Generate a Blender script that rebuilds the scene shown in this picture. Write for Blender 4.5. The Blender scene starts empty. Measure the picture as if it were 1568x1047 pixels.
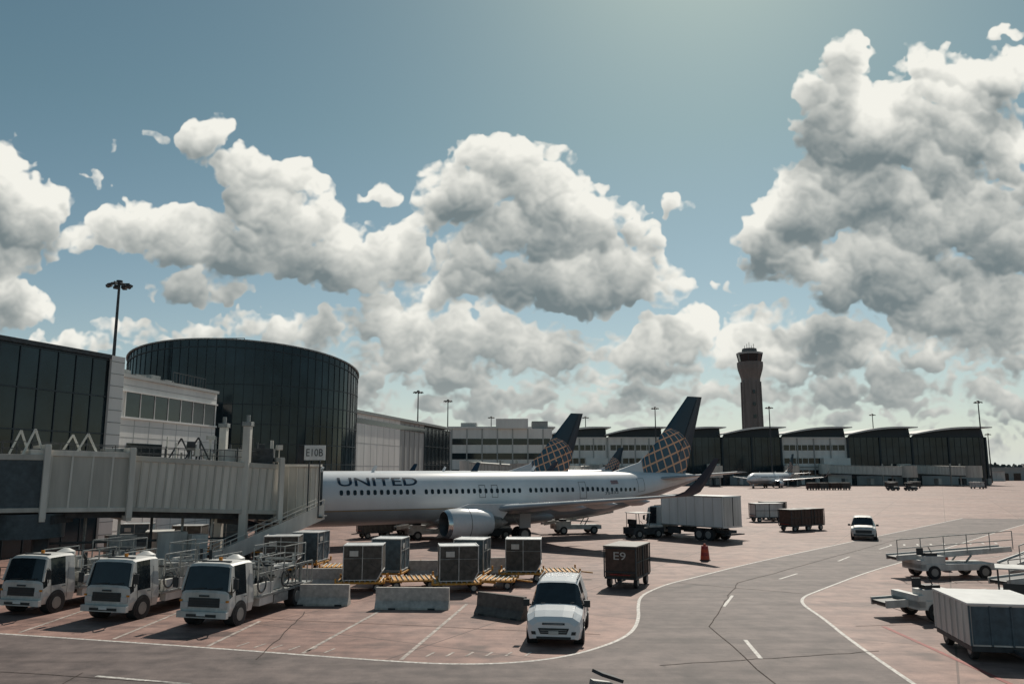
import bpy, bmesh, math, random
import numpy as np
from mathutils import Matrix, Vector
random.seed(7)
D=bpy.data; SC=bpy.context.scene
# ------------------------------------------------------------ materials
def mat(name,col,rough=.6,metal=0.,var=.12,scale=3.,bump=0.,spec=.5,streak=False):
    m=D.materials.new(name); m.use_nodes=True; nt=m.node_tree; N=nt.nodes; L=nt.links
    b=N['Principled BSDF']; b.inputs['Roughness'].default_value=rough; b.inputs['Metallic'].default_value=metal
    b.inputs['Specular IOR Level'].default_value=spec
    tc=N.new('ShaderNodeTexCoord'); mp=N.new('ShaderNodeMapping'); L.new(tc.outputs['Object'],mp.inputs[0])
    if streak: mp.inputs['Scale'].default_value=(1,1,.15)
    no=N.new('ShaderNodeTexNoise'); no.inputs['Scale'].default_value=scale; no.inputs['Detail'].default_value=6; no.inputs['Roughness'].default_value=.6
    L.new(mp.outputs[0],no.inputs[0])
    cr=N.new('ShaderNodeValToRGB'); cr.color_ramp.elements[0].position=.3; cr.color_ramp.elements[1].position=.7
    cr.color_ramp.elements[0].color=(*[c*(1-var*1.6) for c in col],1); cr.color_ramp.elements[1].color=(*[min(1,c*(1+var)) for c in col],1)
    L.new(no.outputs['Fac'],cr.inputs[0]); L.new(cr.outputs[0],b.inputs['Base Color'])
    if bump:
        bp=N.new('ShaderNodeBump'); bp.inputs['Strength'].default_value=bump; bp.inputs['Distance'].default_value=.03
        L.new(no.outputs['Fac'],bp.inputs['Height']); L.new(bp.outputs[0],b.inputs['Normal'])
    return m
white=mat('white_paint',(.74,.74,.72),.4,var=.08,scale=1.5,streak=True)
dirtywhite=mat('dirty_white_paint',(.60,.59,.56),.45,var=.2,scale=1.6,streak=True)
vanwhite=mat('van_white',(.8,.81,.82),.18,var=.03,scale=2)
glass=mat('dark_glass',(.014,.022,.028),.08,var=.2,spec=.5)
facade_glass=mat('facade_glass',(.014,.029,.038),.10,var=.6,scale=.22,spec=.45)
far_glass=mat('hazed_facade_glass',(.028,.046,.056),.15,var=.5,scale=.12,spec=.45)  # facade glass with a lightened colour, imitating haze over distance
mullion=mat('mullion_metal',(.03,.045,.055),.5,.3)
tire=mat('tire_rubber',(.025,.025,.027),.8)
hub=mat('wheel_hub',(.3,.3,.29),.5,.4)
black=mat('black_plastic',(.024,.03,.034),.5)
dark=mat('dark_steel',(.055,.062,.068),.6,.2,var=.3)
steel=mat('galvanised_steel',(.33,.34,.33),.5,.4,var=.25,scale=5)
beige=mat('bridge_beige_panel',(.52,.50,.45),.5,var=.16,scale=1.2,streak=True)
beige2=mat('bridge_beige_light',(.68,.65,.59),.5,var=.15,scale=1.5,streak=True)
bluegrey=mat('bridge_blue_grey',(.06,.085,.10),.5,var=.25)
panelwhite=mat('building_white_panel',(.74,.73,.70),.55,var=.08,scale=.5,streak=True)
panelgrey=mat('building_grey_panel',(.38,.39,.38),.6,var=.12,scale=.3,streak=True)
concrete=mat('tower_concrete',(.185,.175,.168),.8,var=.15,scale=.3,streak=True)
barrierm=mat('barrier_concrete',(.50,.47,.43),.85,var=.22,scale=4,bump=.3)
barrierd=mat('barrier_concrete_shaded',(.13,.12,.11),.85,var=.25,scale=4,bump=.3)  # same concrete, darkened in colour to stand for the angled barrier's shaded side
uldside=mat('container_canvas',(.085,.078,.07),.7,var=.35,scale=4,bump=.3)
uldtop=mat('container_aluminium',(.55,.56,.56),.45,.35,var=.2,scale=3)
uldblue=mat('container_blue_canvas',(.07,.11,.135),.6,var=.25,scale=4)
yellow=mat('dolly_yellow',(.62,.30,.05),.55,var=.3,scale=5)
brown=mat('cart_brown_canvas',(.085,.05,.038),.7,var=.3,scale=4,bump=.3)
cartroof=mat('cart_roof_panel',(.14,.13,.12),.5,var=.2)
wing=mat('wing_grey',(.42,.44,.46),.35,.15,var=.1,scale=.8)
nacelle=mat('nacelle_white',(.66,.67,.68),.3,var=.05)
planewhite=mat('aircraft_white',(.76,.77,.78),.28,var=.06,scale=.5,streak=True)
planegrey=mat('aircraft_belly_grey',(.33,.35,.37),.35,var=.1,scale=.6,streak=True)
navy=mat('navy_paint',(.008,.03,.06),.35,var=.1)
gold=mat('gold_stripe',(.4,.27,.12),.4)
lipm=mat('polished_metal',(.7,.7,.7),.2,.9)
orange=mat('barrel_orange',(.55,.08,.03),.5)
redl=mat('tail_lamp_red',(.35,.02,.02),.3)
lens=mat('headlamp_lens',(.6,.62,.62),.1,.3)
linew=mat('road_line_white',(.60,.57,.53),.7,var=.38,scale=7)
linef=mat('road_line_faded',(.42,.36,.32),.7,var=.5,scale=4)
linered=mat('road_line_red',(.3,.06,.05),.7,var=.3,scale=5)
seam=mat('crack_sealant',(.10,.083,.076),.9,var=.4,scale=5,spec=.05)
amber=mat('amber_lamp',(.6,.22,.02),.3)
foliage=mat('distant_foliage',(.08,.095,.09),.9,var=.4,scale=.05)

# ------------------------------------------------------------ mesh builder
class MB:
    def __init__(s): s.v=[];s.f=[];s.m=[];s.sm=[];s.mats=[];s.T=Matrix.Identity(4)
    def mi(s,m):
        if m not in s.mats: s.mats.append(m)
        return s.mats.index(m)
    def add(s,vs,fs,m,smooth=False):
        o=len(s.v); s.v+=[s.T@Vector(p) for p in vs]
        single=not isinstance(m,(list,tuple))
        for i,f in enumerate(fs):
            s.f.append([o+k for k in f]); s.m.append(s.mi(m if single else m[i])); s.sm.append(smooth)
    def box(s,c,d,m,rz=0,rx=0,ry=0):
        x,y,z=[k/2 for k in d]
        R=Matrix.Translation(c)@Matrix.Rotation(rz,4,'Z')@Matrix.Rotation(ry,4,'Y')@Matrix.Rotation(rx,4,'X')
        vs=[R@Vector(p) for p in [(-x,-y,-z),(x,-y,-z),(x,y,-z),(-x,y,-z),(-x,-y,z),(x,-y,z),(x,y,z),(-x,y,z)]]
        s.add(vs,[(3,2,1,0),(4,5,6,7),(0,1,5,4),(1,2,6,5),(2,3,7,6),(3,0,4,7)],m)
    def bb(s,x0,x1,y0,y1,z0,z1,m): s.box(((x0+x1)/2,(y0+y1)/2,(z0+z1)/2),(x1-x0,y1-y0,z1-z0),m)
    def bar(s,p0,p1,w,m,h=None):
        p0=Vector(p0);p1=Vector(p1);d=p1-p0;l=d.length
        if l<1e-5:return
        h=h or w; x=d/l; up=Vector((0,0,1)) if abs(x.z)<.95 else Vector((0,1,0))
        y=up.cross(x).normalized(); z=x.cross(y)
        vs=[p0+x*a*l+y*b*w/2+z*c*h/2 for a in(0,1) for b in(-1,1) for c in(-1,1)]
        s.add(vs,[(0,1,3,2),(4,6,7,5),(0,4,5,1),(2,3,7,6),(0,2,6,4),(1,5,7,3)],m)
    def cyl(s,p0,p1,r,m,r1=None,n=16,caps=True):
        p0=Vector(p0);p1=Vector(p1);d=(p1-p0).normalized(); r1=r if r1 is None else r1
        up=Vector((0,0,1)) if abs(d.z)<.9 else Vector((1,0,0)); u=d.cross(up).normalized(); w=u.cross(d)
        A=[p0+(u*math.cos(2*math.pi*i/n)+w*math.sin(2*math.pi*i/n))*r for i in range(n)]
        B=[p1+(u*math.cos(2*math.pi*i/n)+w*math.sin(2*math.pi*i/n))*r1 for i in range(n)]
        s.add(A+B,[(i,(i+1)%n,n+(i+1)%n,n+i) for i in range(n)],m,True)
        if caps: s.add(A,[tuple(range(n))[::-1]],m); s.add(B,[tuple(range(n))],m)
    def loft(s,rings,m,smooth=True,closed=True,cap0=None,cap1=None,mf=None):
        n=len(rings[0]); vs=[p for r in rings for p in r]; fs=[];ms=[]
        for i in range(len(rings)-1):
            for j in range(n if closed else n-1):
                k=(j+1)%n; fs.append((i*n+j,i*n+k,(i+1)*n+k,(i+1)*n+j)); ms.append(mf(i,j) if mf else m)
        s.add(vs,fs,ms,smooth)
        if cap0: s.add(rings[0],[tuple(range(n))[::-1]],cap0)
        if cap1: s.add(rings[-1],[tuple(range(n))],cap1)
    def wheel(s,c,r,w,ax='y',h=True):
        a=Vector((0,1,0)) if ax=='y' else Vector((1,0,0)); c=Vector(c)
        s.cyl(c-a*w/2,c+a*w/2,r,tire,n=20)
        if h: s.cyl(c-a*(w/2+.012),c+a*(w/2+.012),r*.58,hub,n=14)
    def text(s,body,fn,m,offset=.0,cuts=0):
        cu=D.curves.new('t','FONT'); cu.body=body; cu.offset=offset; cu.resolution_u=3
        ob=D.objects.new('t',cu); SC.collection.objects.link(ob); dg=bpy.context.evaluated_depsgraph_get(); dg.update()
        me=D.meshes.new_from_object(ob.evaluated_get(dg))
        xs=[v.co.x for v in me.vertices]; ys=[v.co.y for v in me.vertices]
        x0,x1,y0,y1=min(xs),max(xs),min(ys),max(ys)
        bm=bmesh.new(); bm.from_mesh(me)
        for k in range(1,cuts):
            bmesh.ops.bisect_plane(bm,geom=bm.verts[:]+bm.edges[:]+bm.faces[:],dist=1e-5,plane_co=(0,y0+(y1-y0)*k/cuts,0),plane_no=(0,1,0))
        bm.verts.index_update()
        s.add([fn((v.co.x-x0)/(x1-x0),(v.co.y-y0)/(y1-y0)) for v in bm.verts],[tuple(v.index for v in f.verts) for f in bm.faces],m)
        bm.free(); D.objects.remove(ob); D.curves.remove(cu); D.meshes.remove(me)
    def build(s,name,M=None,bevel=0):
        me=D.meshes.new(name); me.from_pydata([tuple(v) for v in s.v],[],s.f)
        for m in s.mats: me.materials.append(m)
        me.polygons.foreach_set('material_index',s.m); me.polygons.foreach_set('use_smooth',s.sm); me.update()
        ob=D.objects.new(name,me); SC.collection.objects.link(ob)
        if M is not None: ob.matrix_world=M
        if bevel:
            b=ob.modifiers.new('bevel','BEVEL'); b.width=bevel; b.segments=2; b.limit_method='ANGLE'; b.angle_limit=.7; b.harden_normals=False
        return ob
def place(x,y,ang,z=0,sc=1): return Matrix.Translation((x,y,z))@Matrix.Rotation(ang,4,'Z')@Matrix.Scale(sc,4)
def frame(p0,p1):
    d=Vector((p1[0]-p0[0],p1[1]-p0[1])); return place(p0[0],p0[1],math.atan2(d.y,d.x)), d.length

# ------------------------------------------------------------ camera, sun, world
cam=D.cameras.new('camera'); co=D.objects.new('camera',cam); SC.collection.objects.link(co); SC.camera=co
cam.sensor_width=36; cam.lens=28.0; cam.clip_end=40000; cam.clip_start=.1
co.location=(0,0,5.6); co.rotation_euler=(math.radians(90+9.06),0,0)
EL=math.radians(43); AZ=math.radians(16)
sd=Vector((math.sin(AZ)*math.cos(EL),math.cos(AZ)*math.cos(EL),math.sin(EL)))
su=D.lights.new('sun','SUN'); su.energy=4.0; su.angle=math.radians(.5); su.color=(1,.92,.81)
so=D.objects.new('sun',su); SC.collection.objects.link(so); so.rotation_euler=(-sd).to_track_quat('-Z','Y').to_euler(); so.location=(50,100,120)
w=D.worlds.new('World'); SC.world=w; w.use_nodes=True; nt=w.node_tree; N=nt.nodes; L=nt.links
sk=N.new('ShaderNodeTexSky'); sk.sky_type='NISHITA'; sk.sun_disc=False; sk.sun_elevation=EL; sk.sun_rotation=AZ
sk.air_density=1.0; sk.dust_density=.5; sk.ozone_density=2.0
tint=N.new('ShaderNodeMix'); tint.data_type='RGBA'; tint.blend_type='MULTIPLY'; tint.inputs[0].default_value=1
tcw=N.new('ShaderNodeTexCoord'); sx=N.new('ShaderNodeSeparateXYZ'); L.new(tcw.outputs['Generated'],sx.inputs[0])
rw=N.new('ShaderNodeValToRGB'); rw.color_ramp.elements[0].position=0; rw.color_ramp.elements[0].color=(.86,.88,.84,1); rw.color_ramp.elements[1].position=.40; rw.color_ramp.elements[1].color=(.74,.86,.67,1)
L.new(sx.outputs[2],rw.inputs[0]); L.new(rw.outputs[0],tint.inputs[7]); L.new(sk.outputs[0],tint.inputs[6])
L.new(tint.outputs[2],N['Background'].inputs[0]); N['Background'].inputs[1].default_value=.08
SC.view_settings.view_transform='Standard'; SC.view_settings.look='None'; SC.view_settings.exposure=0

# ------------------------------------------------------------ sky: cumulus field on a distant shell, 9 km away
rng=np.random.RandomState(3); TAB=rng.rand(256,256,3)
def vnoise(x,y,ch=0):
    xi=np.floor(x).astype(int); yi=np.floor(y).astype(int); fx=x-xi; fy=y-yi
    fx=fx*fx*(3-2*fx); fy=fy*fy*(3-2*fy); g=lambda i,j:TAB[(yi+j)%256,(xi+i)%256,ch]
    return (g(0,0)*(1-fx)+g(1,0)*fx)*(1-fy)+(g(0,1)*(1-fx)+g(1,1)*fx)*fy
def fbm(x,y,o=5,ch=0):
    r=0;a=.5;t=0
    for i in range(o): r=r+a*vnoise(x*2**i+17*i,y*2**i+31*i,ch); t+=a; a*=.52
    return r/t
def make_sky():
    STEP=1.5
    ug=np.arange(-980,981,STEP); vg=np.arange(-8,748,STEP); NA,NB=len(ug),len(vg); U,V=np.meshgrid(ug,vg)
    c9,s9=math.cos(math.radians(9.06)),math.sin(math.radians(9.06))
    wu=U+(fbm(U/70,V/70,4,1)-.5)*66+(fbm(U/28,V/28,3,2)-.5)*30+(fbm(U/12,V/12,4,0)-.5)*18
    wv=V+(fbm(U/70+50,V/70,4,2)-.5)*50+(fbm(U/28+7,V/28,3,1)-.5)*26+(fbm(U/12+9,V/12,4,1)-.5)*17
    blobs=[(-784,425,64,78),(-820,350,110,90),(-744,370,56,60),(-770,240,66,28),
    (-584,390,52,28),(-614,360,84,32),(-524,362,80,38),(-450,350,74,42),(-354,424,64,45),(-304,405,54,50),(-384,355,96,46),(-264,325,86,48),(-200,312,56,36),(-464,484,33,30),(-480,510,14,15),(-404,462,36,20),(-484,278,78,18),(-454,274,52,22),
    (-639,450,15,17),(-556,505,20,8),(-606,500,13,7),(-209,418,13,13),
    (-29,470,76,42),(-84,448,44,36),(46,438,52,44),(100,446,22,30),(-24,385,106,56),(-124,408,42,24),(-134,360,50,32),(96,358,92,52),(176,346,70,40),(226,285,56,44),(116,290,110,50),(16,284,90,46),(-84,296,76,46),(-134,260,70,32),
    (266,404,32,8),(321,280,30,6),
    (508,608,38,48),(512,640,14,22),(656,618,56,36),(706,610,54,38),(766,598,46,38),(486,568,50,40),(516,518,78,66),(616,528,108,78),(716,508,104,92),(466,415,78,56),(412,360,56,52),(396,402,34,18),(516,418,104,82),(646,390,130,100),(756,378,104,94),(436,308,76,44),(546,288,108,52),(696,248,104,44),(776,240,80,44),(766,667,28,6),
    (-614,205,48,15),(-534,193,60,20),(-444,210,70,25),(-354,220,78,25),(-264,214,78,29),(-184,218,74,31),(-94,200,82,31),(6,195,80,31),(106,190,76,28),(186,182,78,28),(296,208,78,32),(396,210,92,36),(506,202,92,34),(616,208,88,36),(716,195,92,36),(800,198,86,34)]
    S=np.zeros_like(U)
    for (x,y,rx,ry) in blobs:
        dy=(wv-y)/ry; g=1-((wu-x)/rx)**2-np.where(dy<0,dy*1.25,dy)**2; S+=np.exp(6*np.clip(g,-3,1))
    F=np.clip(np.log(S+1e-7)/6,-1.2,1.3)+(fbm(U/62,V/42,4,2)-.5)*1.40-.02
    Fb=(fbm(U/120+9,V/18+3,5,1)-.5)*4.2+.82+np.clip(U,-400,600)/1600-np.clip((V-175)/40,0,9)
    F=np.maximum(F,np.clip(Fb,-1.2,.6))
    def blur(M,r,it=2):
        K=M.copy()
        for _ in range(it):
            for ax in(0,1):
                cs=np.cumsum(np.pad(K,[(r+1,r) if i==ax else (0,0) for i in(0,1)],mode='edge'),axis=ax)
                K=(np.take(cs,range(2*r+1,cs.shape[ax]),axis=ax)-np.take(cs,range(0,cs.shape[ax]-2*r-1),axis=ax))/(2*r+1)
        return K
    G=blur((F>.05).astype(float),13)
    Z=np.full(U.shape,-1e3); NX=np.zeros_like(U); NY=np.zeros_like(U); E=np.zeros_like(U)
    rs=np.random.RandomState(11)
    def level(n,r0,r1,fmin,first=False,ymax=735,fs=70):
        xs=rs.uniform(-970,970,n); ys=rs.uniform(-5,ymax,n); rr=rs.uniform(r0,r1,n)
        for k in np.argsort(-ys):
            x,y,r=xs[k],ys[k],rr[k]; i=int((x+980)/STEP); j=int((y+8)/STEP); f=F[j,i]
            if f<fmin: continue
            sc=min(1,.18+y/300); r*=sc*(.45+.65*min(1,max(0,f)))*(.22+.78*G[j,i]) if first else sc; asp=.80 if y>220 else .34+.46*max(y,0)/220
            rx=r*(1+(.80-asp)*1.7); ry=r*asp/.9
            z0=(f*fs+rs.uniform(-14,14) if first else Z[j,i]-.4*r)
            if z0<-500: z0=0
            i0=max(0,int(i-1.35*rx/STEP-26)); i1=min(NA,int(i+1.35*rx/STEP+26)); j0=max(0,int(j-1.35*ry/STEP-24)); j1=min(NB,int(j+1.35*ry/STEP+24))
            dx=(wu[j0:j1,i0:i1]-wu[j,i])/rx; dy=(wv[j0:j1,i0:i1]-wv[j,i])/ry; d2=dx*dx+dy*dy
            zz=z0+r*np.sqrt(np.clip(1-d2,0,1)); q=(d2<1)&(zz>Z[j0:j1,i0:i1])
            Z[j0:j1,i0:i1][q]=zz[q]; NX[j0:j1,i0:i1][q]=dx[q]; NY[j0:j1,i0:i1][q]=dy[q]
            E[j0:j1,i0:i1]=np.maximum(E[j0:j1,i0:i1],(1-d2)*r/11)
    level(1100,32,58,.22,True); locA=blur(NX*.25+NY*.9,6)
    level(3800,13,29,.03,True); loc0=blur(NX*.25+NY*.9,2)
    level(3500,6,14,-.02,False,190); level(5200,8,15,-.02); loc1=blur(NX*.25+NY*.9,1)
    level(28000,3,8,-.14); loc2=blur(NX*.25+NY*.9,1,1)
    M=np.clip(E,0,1); T=blur(M*np.clip(Z+20,0,120)/120,3)
    acc=np.zeros_like(T); prev=0
    for d in(4,9,15,22,30,40,52,66,84,104):
        iy=int(d/STEP); R=np.zeros_like(T); R[:NB-iy]=T[iy:]; R=np.roll(R,-int(d*.28/STEP),axis=1); acc+=R*(d-prev)/104.; prev=d
    acc=acc/np.clip(.3+V/250,.3,1); big=fbm(U/95,V/60,5,0)-.5
    lum=1.02+.08*locA+.18*loc0+.12*loc1+.06*loc2-.72*np.clip(acc-.06,0,.95)+.85*big
    lum=np.clip(lum,.08,1.0); thin=np.exp(-T*6); lum=lum*(1-.65*thin)+.86*.65*thin
    hz=np.clip(1-V/240,0,1)**1.1; lum=lum*(1-.5*hz)+.78*.5*hz
    lo=np.array([.15,.195,.21]); hi=np.array([.90,.89,.82]); col=lo+(hi-lo)*(lum[...,None]**1.3)  # sunlit tops and shaded undersides are baked into the cloud vertex colours
    fine=fbm(U/16,V/10,5,1)-.5; wisp=fbm(U/42,V/26,5,2)-.5
    h=np.where(E>0,E*.85+(fine*1.5+wisp*1.2)*(1-.6*np.clip(E-1,0,1)),-.5); h=np.clip(blur(h,1,1),-.5,2)
    vv=(V-194.5)/1220; k=c9-vv*s9; A_=U/1220/k; B_=(s9+vv*c9)/k
    R=9000.; rr=R/np.sqrt(1+A_**2); co3=np.stack([A_*rr,rr,B_*rr],-1).reshape(-1,3)
    me=D.meshes.new('sky'); nv=NA*NB; nf=(NA-1)*(NB-1)
    me.vertices.add(nv); me.vertices.foreach_set('co',co3.astype(np.float32).ravel())
    idx=np.arange(nv).reshape(NB,NA); q=np.stack([idx[:-1,:-1],idx[:-1,1:],idx[1:,1:],idx[1:,:-1]],-1).reshape(-1)
    me.loops.add(nf*4); me.loops.foreach_set('vertex_index',q.astype(np.int32))
    me.polygons.add(nf); me.polygons.foreach_set('loop_start',np.arange(0,nf*4,4,dtype=np.int32)); me.polygons.foreach_set('loop_total',np.full(nf,4,dtype=np.int32))
    me.update(calc_edges=True)
    edge=np.clip((975-np.abs(U))/40,0,1)*np.clip((742-V)/25,0,1); al=np.clip(h*.5+.25,0,1)*edge
    at=me.attributes.new('cloud','FLOAT_COLOR','POINT'); at.data.foreach_set('color',np.concatenate([col,al[...,None]],-1).astype(np.float32).ravel())
    haz=(np.exp(-np.clip(V,0,999)/130.)*.9*edge).ravel(); ah=me.attributes.new('haze','FLOAT','POINT'); ah.data.foreach_set('value',haz.astype(np.float32))
    cm=D.materials.new('cloud_layer'); cm.use_nodes=True; nt=cm.node_tree; N=nt.nodes; L=nt.links; N.clear()
    cm.cycles.emission_sampling='NONE'
    out=N.new('ShaderNodeOutputMaterial'); mx=N.new('ShaderNodeMixShader'); mh=N.new('ShaderNodeMixShader'); tr=N.new('ShaderNodeBsdfTransparent'); em=N.new('ShaderNodeEmission'); eh=N.new('ShaderNodeEmission')
    an=N.new('ShaderNodeAttribute'); an.attribute_name='cloud'; an2=N.new('ShaderNodeAttribute'); an2.attribute_name='haze'
    tc=N.new('ShaderNodeTexCoord'); no=N.new('ShaderNodeTexNoise'); no.inputs['Scale'].default_value=.014; no.inputs['Detail'].default_value=5; no.inputs['Roughness'].default_value=.65
    L.new(tc.outputs['Object'],no.inputs[0])
    ad=N.new('ShaderNodeMath'); ad.operation='MULTIPLY_ADD'; ad.inputs[1].default_value=.22; L.new(no.outputs['Fac'],ad.inputs[0]); L.new(an.outputs['Alpha'],ad.inputs[2])
    mr=N.new('ShaderNodeMapRange'); mr.interpolation_type='SMOOTHSTEP'; mr.inputs[1].default_value=.33; mr.inputs[2].default_value=.90
    L.new(ad.outputs[0],mr.inputs[0]); L.new(mr.outputs[0],mx.inputs[0])
    L.new(an.outputs['Color'],em.inputs[0]); eh.inputs[0].default_value=(.64,.70,.68,1)
    L.new(an2.outputs['Fac'],mh.inputs[0]); L.new(tr.outputs[0],mh.inputs[1]); L.new(eh.outputs[0],mh.inputs[2])
    L.new(mh.outputs[0],mx.inputs[1]); L.new(em.outputs[0],mx.inputs[2]); L.new(mx.outputs[0],out.inputs[0])
    me.materials.append(cm); o=D.objects.new('sky',me); SC.collection.objects.link(o)
make_sky()

# ------------------------------------------------------------ ground
def groundmat(name,c1,c2,joint=None,rough=.75):
    m=D.materials.new(name); m.use_nodes=True; nt=m.node_tree; N=nt.nodes; L=nt.links; b=N['Principled BSDF']
    tc=N.new('ShaderNodeTexCoord')
    def noise(sc,det=5,scale=None):
        n=N.new('ShaderNodeTexNoise'); n.inputs['Scale'].default_value=sc; n.inputs['Detail'].default_value=det; n.inputs['Roughness'].default_value=.62
        if scale:
            mp=N.new('ShaderNodeMapping'); mp.inputs['Scale'].default_value=scale; mp.inputs['Rotation'].default_value=(0,0,.5); L.new(tc.outputs['Object'],mp.inputs[0]); L.new(mp.outputs[0],n.inputs[0])
        else: L.new(tc.outputs['Object'],n.inputs[0])
        return n.outputs['Fac']
    def ramp(fac,p0,p1,a,b_):
        r=N.new('ShaderNodeValToRGB'); r.color_ramp.elements[0].position=p0; r.color_ramp.elements[1].position=p1
        r.color_ramp.elements[0].color=(*a,1); r.color_ramp.elements[1].color=(*b_,1); L.new(fac,r.inputs[0]); return r.outputs[0]
    def mul(a,b_):
        x=N.new('ShaderNodeMix'); x.data_type='RGBA'; x.blend_type='MULTIPLY'; x.inputs[0].default_value=1; L.new(a,x.inputs[6]); L.new(b_,x.inputs[7]); return x.outputs[2]
    col=ramp(noise(.12,6),.35,.65,c1,c2)
    col=mul(col,ramp(noise(1.1,8),.36,.62,(.56,.56,.58),(1,1,1)))
    col=mul(col,ramp(noise(.45,5,(.22,2.4,1)),.34,.56,(.60,.59,.60),(1,1,1)))
    col=mul(col,ramp(noise(28,4),.3,.7,(.74,.74,.74),(1.12,1.12,1.12)))
    col=mul(col,ramp(noise(.33,3),.29,.40,(.45,.45,.47),(1,1,1)))
    col=mul(col,ramp(noise(2.6,2),.24,.31,(.5,.48,.48),(1,1,1)))
    if joint:
        br=N.new('ShaderNodeTexBrick'); br.offset=0; br.inputs['Scale'].default_value=1; br.inputs['Mortar Size'].default_value=.035
        br.inputs['Brick Width'].default_value=joint; br.inputs['Row Height'].default_value=joint
        br.inputs['Color1'].default_value=(1,1,1,1); br.inputs['Color2'].default_value=(.82,.84,.86,1); br.inputs['Mortar'].default_value=(.42,.41,.41,1)
        mp=N.new('ShaderNodeMapping'); mp.inputs['Rotation'].default_value=(0,0,math.radians(28)); L.new(tc.outputs['Object'],mp.inputs[0]); L.new(mp.outputs[0],br.inputs[0])
        col=mul(col,br.outputs[0])
    L.new(col,b.inputs['Base Color']); b.inputs['Roughness'].default_value=rough; b.inputs['Specular IOR Level'].default_value=.35
    bp=N.new('ShaderNodeBump'); bp.inputs['Strength'].default_value=.4; bp.inputs['Distance'].default_value=.02; L.new(noise(22,5),bp.inputs['Height']); L.new(bp.outputs[0],b.inputs['Normal'])
    return m
apron=groundmat('apron_concrete',(.345,.192,.152),(.45,.285,.236),7.5,.66)
asph=groundmat('asphalt_road',(.16,.125,.115),(.22,.172,.158),None,.72)
g=MB(); g.add([(-14000,-3000,0),(14000,-3000,0),(14000,14000,0),(-14000,14000,0)],[(0,1,2,3)],apron); g.build('ground')
l1=[(-60,40),(-17.6,28.7),(-10.1,26.65),(-3.3,24.6),(-1.3,24.3),(.4,24.6),(1.6,25.3),(2.6,26.3),(3.6,27.7),(4.3,29.3),(4.85,31.7),(5.2,34.2),(5.7,36.8),(6.6,38.8),(7.8,40.9),(9.4,42.9),(14.4,49.6),(26.1,63.4),(52,94)]
l2=[(9.3,9),(10.6,22.2),(11.25,27.9),(11.8,31.3),(12.0,33.1),(12.15,34.4),(12.45,35.6),(13.0,36.8),(13.9,38.0),(14.9,39.3),(19.7,45.5),(25.5,52),(44,74),(60,92)]
r=MB(); pts=[(x,y,.004) for x,y in l1]+[(x,y,.004) for x,y in l2[::-1]]+[(9.3,-30,.004),(-60,-30,.004)]
r.add(pts,[tuple(range(len(pts)))[::-1]],asph); r.build('service_road')
def smoothline(P,k=3):
    for _ in range(k):
        Q=[P[0]]
        for p,q in zip(P,P[1:]): Q+=[(.75*p[0]+.25*q[0],.75*p[1]+.25*q[1]),(.25*p[0]+.75*q[0],.25*p[1]+.75*q[1])]
        P=Q+[P[-1]]
    return P
mk=MB()
def stripe(P,wd=.13,m=linew,z=.008):
    P=[Vector((*p,z)) for p in P]; Ls=[];Rs=[]
    for i,p in enumerate(P):
        d=(P[min(i+1,len(P)-1)]-P[max(i-1,0)]).normalized(); n=Vector((-d.y,d.x,0))*wd/2; Ls.append(p+n);Rs.append(p-n)
    n=len(P); mk.add(Rs+Ls,[(i,i+1,n+i+1,n+i) for i in range(n-1)],m)
stripe(smoothline(l1)); stripe(smoothline(l2))
for p,q in [((7.75,27.7),(7.45,25.0)),((8.75,34.2),(9.9,37.1)),((13.8,42.5),(15.5,44.7)),((20.1,50.6),(21.9,53.2)),((26,58),(28,60.6)),((-11.4,23),(-8.3,22.1))]: stripe([p,q],.13)
for p,q in [((-9.75,26.7),(-9.4,31)),((-6.45,25.7),(-5.3,33.1)),((-3.3,24.9),(-1.9,34.8)),((-13.3,27.8),(-13.2,33)),((-17.1,28.9),(-17.2,34)),((-21,30),(-21.3,36)),
  ((50,80),(72,72)),((60,100),(95,92)),((30,70),(47,63)),((33,77),(22,80)),((95,180),(110,128))]: stripe([p,q],.13,linef)
stripe([(16.5,24),(17.5,33),(20,40),(30,46)],.12,linef); stripe([(13.1,20),(13.4,30)],.16,linered); stripe([(22.5,58),(30,52),(37,58)],.12,linef)
for i in range(9): stripe([(28+i*1.1,60.5+i*.2),(28.5+i*1.1,61.6+i*.2)],.15)
for i in range(7): stripe([(16.2+i*.75,27.2),(16.6+i*.75,28.0)],.12,linef)
for i in range(6): stripe([(-8.8+i*.6,26.7-i*.18),(-8.6+i*.6,27.3-i*.18)],.08,linef); stripe([(-2.6+i*.6,25.3+.02*i),(-2.4+i*.6,25.9)],.08,linef)
rd=random.Random(4)
def wob(p,q,n=14,a=.06): return [(p[0]+(q[0]-p[0])*i/n+rd.uniform(-a,a),p[1]+(q[1]-p[1])*i/n+rd.uniform(-a,a)) for i in range(n+1)]
for p,q in [((6.6,8),(7.1,30)),((7.1,30),(11.2,41)),((11.2,41),(32,67)),((-26,26),(4.2,19.5)),((4.3,24.2),(11.4,26)),((8.3,41),(13.3,37.6)),((-12,23.4),(-11,10))]: stripe(wob(p,q),.035,seam,.012)
for p,q in [((-16,33),(3,28.6)),((-7.6,24.9),(-8.2,33)),((15,20),(15.6,34)),((12.4,30),(24,31.5))]: stripe(wob(p,q),.035,seam,.012)
mk.build('road_markings')

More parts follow.
